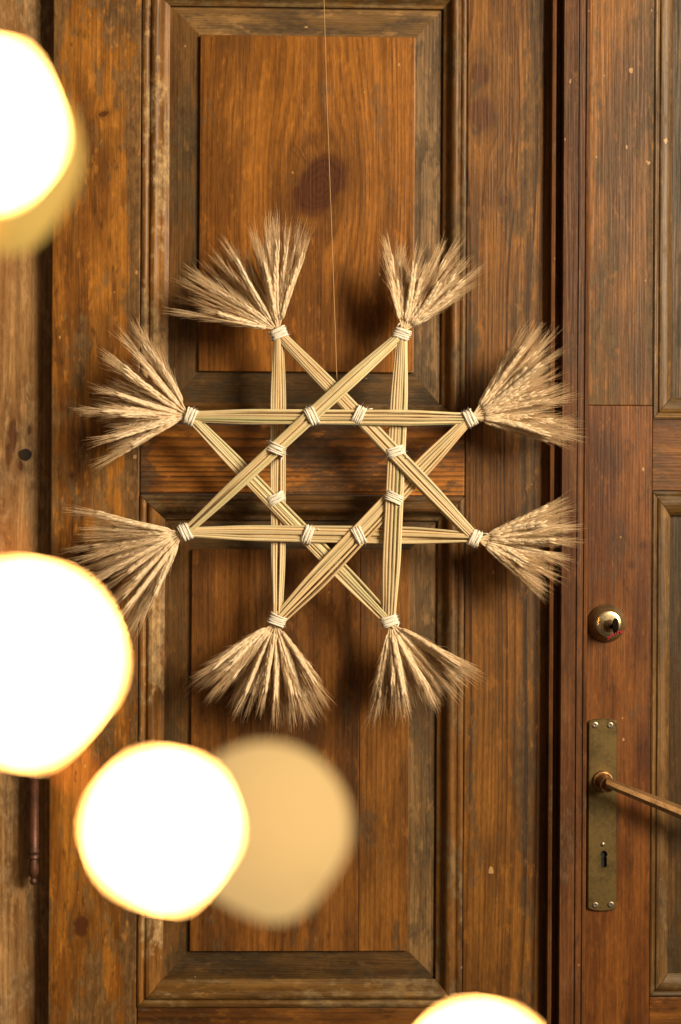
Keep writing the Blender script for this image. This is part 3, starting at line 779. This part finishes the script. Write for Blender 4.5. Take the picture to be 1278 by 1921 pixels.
def ear_mesh(seed, L=0.090):
    """a rye ear along +Z from the binding: stem, spikelets in two ranks (and a thinner rank to the front and back), long awns"""
    r = random.Random(seed)
    bm = bmesh.new(); col = bm.verts.layers.float.new('awn')
    bend = r.uniform(-0.16, 0.16); bend2 = r.uniform(-0.08, 0.08)
    def axis(z): return Vector((bend * z * z / L, bend2 * z * z / L, z))
    def paint(v0, val):
        bm.verts.ensure_lookup_table()
        for v in bm.verts[v0:] if isinstance(v0, int) else v0: v[col] = val
    stem = [axis(L * t) for t in (-0.12, 0.0, 0.15, 0.5, 1.0)]
    tube(bm, stem, [0.0013, 0.0012, 0.0011, 0.0011, 0.0007], 5)
    start = 0.12; n = 24
    for i in range(n):
        z = L * (start + (1 - start) * i / (n - 1))
        f = i / (n - 1)
        fat = (0.62 + 0.55 * math.sin(math.pi * min(1, f * 0.80 + 0.18))) if f < 0.85 else 0.80
        for ang in (0, math.pi, math.pi / 2, -math.pi / 2):
            front = abs(math.sin(ang)) > 0.5
            zz = z + (0.0022 if ang > 1 else 0) + r.gauss(0, 0.0003) - (0.001 if front else 0)
            a2 = ang + r.gauss(0, 0.18)
            o = Vector((math.cos(a2), math.sin(a2), 0))
            base = axis(zz) + o * 0.0008
            tilt = r.gauss(0.17, 0.03) if not front else r.gauss(0.11, 0.03)
            d = (Vector((0, 0, 1)) * math.cos(tilt) + o * math.sin(tilt)).normalized()
            gl = r.uniform(0.0135, 0.0165) * (0.85 + 0.2 * fat); gw = 0.0020 * fat * (1.0 if not front else 0.9)
            pts = [base, base + d * gl * 0.28 + o * 0.0004, base + d * gl * 0.62 + o * 0.0004, base + d * gl]
            tube(bm, pts, [gw * 0.45, gw, gw * 0.80, gw * 0.16], 5, 1.0)
            tip = pts[-1]
            for aw in range(2 if (not front or i % 2) else 1):
                al = r.uniform(0.018, 0.036) * (0.75 + 0.45 * f)
                sp_ = (tilt * r.uniform(0.05, 0.95)) + r.gauss(0, 0.03)
                o2 = (o + Vector((r.gauss(0, 0.35), r.gauss(0, 0.35), 0))).normalized()
                d2 = (Vector((0, 0, 1)) * math.cos(sp_) + o2 * math.sin(sp_)).normalized()
                cv = o2 * r.gauss(0.0, 0.05) * al
                s0 = tip - d * 0.001
                k0 = len(bm.verts)
                ap_ = [s0, s0 + d2 * al * 0.35, s0 + d2 * al * 0.7 + cv * 0.45, s0 + d2 * al + cv]
                rg = tube(bm, ap_, [0.00022, 0.00018, 0.00013, 0.00005], 3, cap=False)
                for ring_, val in zip(rg, (0.0, 0.35, 0.6, 0.8)):
                    for v in ring_: v[col] = val
    bmesh.ops.recalc_face_normals(bm, faces=bm.faces)
    me = bpy.data.meshes.new('rye_ear'); bm.to_mesh(me); bm.free()
    me.polygons.foreach_set('use_smooth', [True] * len(me.polygons))
    me.materials.append(m_ear)
    return me


EARS = [ear_mesh(100 + i) for i in range(12)]
TIPS = dict(
    A=[(363, 592), (377, 546), (402, 522), (437, 494), (484, 466), (507, 457), (533, 461), (564, 466)],
    B=[(720, 486), (756, 494), (788, 494), (823, 496), (842, 513), (870, 535), (868, 553)],
    C=[(972, 650), (1003, 656), (1022, 690), (1012, 720), (1034, 740), (1036, 776), (1038, 800), (1028, 826)],
    D=[(1030, 951), (1042, 970), (1050, 998), (1048, 1025), (1019, 1056), (1015, 1075), (995, 1090)],
    E=[(697, 1312), (733, 1317), (762, 1302), (796, 1302), (835, 1281), (857, 1254), (876, 1243)],
    F=[(390, 1243), (402, 1262), (425, 1283), (455, 1298), (489, 1308), (521, 1312), (552, 1312), (579, 1300), (602, 1288)],
    G=[(183, 974), (193, 1008), (175, 1047), (190, 1075), (220, 1111), (242, 1140), (273, 1152)],
    H=[(287, 640), (249, 662), (220, 700), (213, 744), (196, 770), (190, 787), (212, 815), (220, 847)])
BASEOFF = 12
for k, tips in TIPS.items():
    out2 = (Vector(V[k]) - centre).normalized()
    b2 = Vector(V[k]) + out2 * BASEOFF
    tf = empty('ear_tuft', tuple(W(*b2, vdepth(k)) - star.location), star)
    full = [(t, 'front') for t in tips]
    ts = list(tips)
    for i in list(range(len(ts) - 1)) * 2:           # ears filling the gaps of the front row
        t_ = rnd.uniform(0.15, 0.85); f_ = rnd.uniform(0.74, 0.99)
        mid = (ts[i][0] + (ts[i + 1][0] - ts[i][0]) * t_, ts[i][1] + (ts[i + 1][1] - ts[i][1]) * t_)
        full.append(((b2.x + (mid[0] - b2.x) * f_, b2.y + (mid[1] - b2.y) * f_), 'middle'))
    for i in range(0, len(ts) - 1):                     # the ears lying behind
        mid = ((ts[i][0] + ts[i + 1][0]) / 2 + rnd.uniform(-7, 7), (ts[i][1] + ts[i + 1][1]) / 2 + rnd.uniform(-7, 7))
        f_ = rnd.uniform(0.80, 1.06)
        full.append(((b2.x + (mid[0] - b2.x) * f_, b2.y + (mid[1] - b2.y) * f_), 'back'))
    for i, (tip, lay) in enumerate(full):
        if lay == 'front':
            dd = rnd.uniform(0.000, 0.026); bd = 0.003
        elif lay == 'middle':
            dd = rnd.uniform(-0.012, 0.016); bd = 0.001
        else:
            dd = rnd.uniform(-0.030, -0.010); bd = -0.004
        sp2 = (Vector(tip) - b2)
        perp = Vector((-out2.y, out2.x)); off = perp * max(-7, min(7, sp2.normalized().dot(perp) * 9))
        P0 = W(b2.x + off.x, b2.y + off.y, vdepth(k) + bd); P1 = W(*tip, vdepth(k) + dd)
        o = bpy.data.objects.new('rye_ear', rnd.choice(EARS)); link(o, tf)
        dv = P1 - P0; Lg = dv.length * rnd.uniform(0.89, 0.98)
        o.location = P0 - world_of(tf).translation
        o.rotation_mode = 'QUATERNION'
        tw = rnd.choice((0, math.pi)) + rnd.gauss(0, 0.45)
        o.rotation_quaternion = dv.to_track_quat('Z', 'Y') @ Quaternion((0, 0, 1), tw)
        wsc = rnd.uniform(0.92, 1.12)
        o.scale = (wsc, wsc, Lg / 0.098)

# ------------------------------------------------------------------ string of globe lights close to the camera
def glow(name, col, strength):
    N = NT(name)
    N.b.inputs['Base Color'].default_value = (0.10, 0.07, 0.03, 1); N.b.inputs['Roughness'].default_value = 0.6; N.b.inputs['Specular IOR Level'].default_value = 0.0
    N.b.inputs['Emission Color'].default_value = (*col, 1); N.b.inputs['Emission Strength'].default_value = strength
    return N.mat


m_lit = glow('lit_globe', (1.0, 0.49, 0.125), 60.0)
m_dim = glow('dim_globe', (1.0, 0.63, 0.235), 0.68)
m_dim2 = glow('dim_globe_amber', (1.0, 0.60, 0.12), 0.60)
m_cap = plain('brass_cap', (0.35, 0.24, 0.10), 0.4, 0.7)
BD = 0.46
LIGHTS = [(-36, 238, 127, BD, m_lit, (0.42, 0.9), 'bright white globe light cut by the left edge near the top'),
          (-20, 290, 172, BD + 0.34, m_dim2, (0.3, -0.9), 'dim amber globe light peeping out behind the top bright globe'),
          (45, 1238, 152, BD - 0.02, m_lit, (0.12, -1.0), 'largest bright white globe light, beside the lower left rye tuft'),
          (305, 1553, 114, BD, m_lit, (0.22, -1.0), 'bright white globe light overlapping the dim tan globe at lower left'),
          (498, 1553, 160, BD + 0.34, m_dim, (0.22, -1.0), 'dim tan globe light half hidden behind a bright globe'),
          (900, 2038, 122, BD, m_lit, (0.1, -1.0), 'bright white globe light rising from the bottom edge right of centre')]
wire_pts = []
for px, py, rp, dist, mt, (ax_, az_), lab in LIGHTS:
    c = at_dist(px, py, dist); rr = rp * 36.0 / 50.0 / PH * dist
    o = empty('globe_light', tuple(c)); tag(o, lab, 'light', 'globe lights on the string')
    bm = bmesh.new()
    prof = []
    for i in range(33):                              # a globe drawn out a little towards its tip
        th = math.pi * i / 32; k_ = 1.0 + 0.11 * math.exp(-(((math.pi - th) / 0.38) ** 2)) - 0.03 * math.exp(-(((math.pi - th - 0.75) / 0.35) ** 2))
        prof.append((rr * math.sin(th) * k_ if 0 < i < 32 else 0.0, -rr * math.cos(th) * k_))
    lathe(bm, prof, c, q @ Vector((ax_, az_, 0)), 44)
    mesh_obj('globe', bm, mt, o, True)
    bm = bmesh.new(); back = c + ray(px, py).normalized() * rr * 0.97
    lathe(bm, [(0, -0.001), (0.0050, 0), (0.0052, 0.006), (0.0036, 0.009), (0, 0.0095)], back, ray(px, py).normalized(), 20)
    mesh_obj('cap', bm, m_cap, o, True, 40)
    wire_pts.append((py, back + ray(px, py).normalized() * 0.009))
wire_pts = [wire_pts[1][1], wire_pts[0][1], wire_pts[2][1], wire_pts[3][1], wire_pts[4][1], wire_pts[5][1]]
wire_pts = [wire_pts[0] + Vector((-0.05, 0.02, 0.12))] + wire_pts + [wire_pts[-1] + Vector((0.06, 0.02, -0.08))]
pts = []
for i in range(len(wire_pts) - 1):
    p0 = wire_pts[max(i - 1, 0)]; p1 = wire_pts[i]; p2 = wire_pts[i + 1]; p3 = wire_pts[min(i + 2, len(wire_pts) - 1)]
    for k in range(10):
        t = k / 10
        pts.append(0.5 * ((2 * p1) + (p2 - p0) * t + (2 * p0 - 5 * p1 + 4 * p2 - p3) * t * t + (3 * p1 - p0 - 3 * p2 + p3) * t ** 3))
pts.append(wire_pts[-1])
bm = bmesh.new(); tube(bm, pts, 0.00035, 6)
wire = mesh_obj('light_wire', bm, plain('copper_wire', (0.45, 0.20, 0.08), 0.35, 0.8), None, True)
tag(wire, 'thin copper wire joining the glowing globe lights', 'wire')
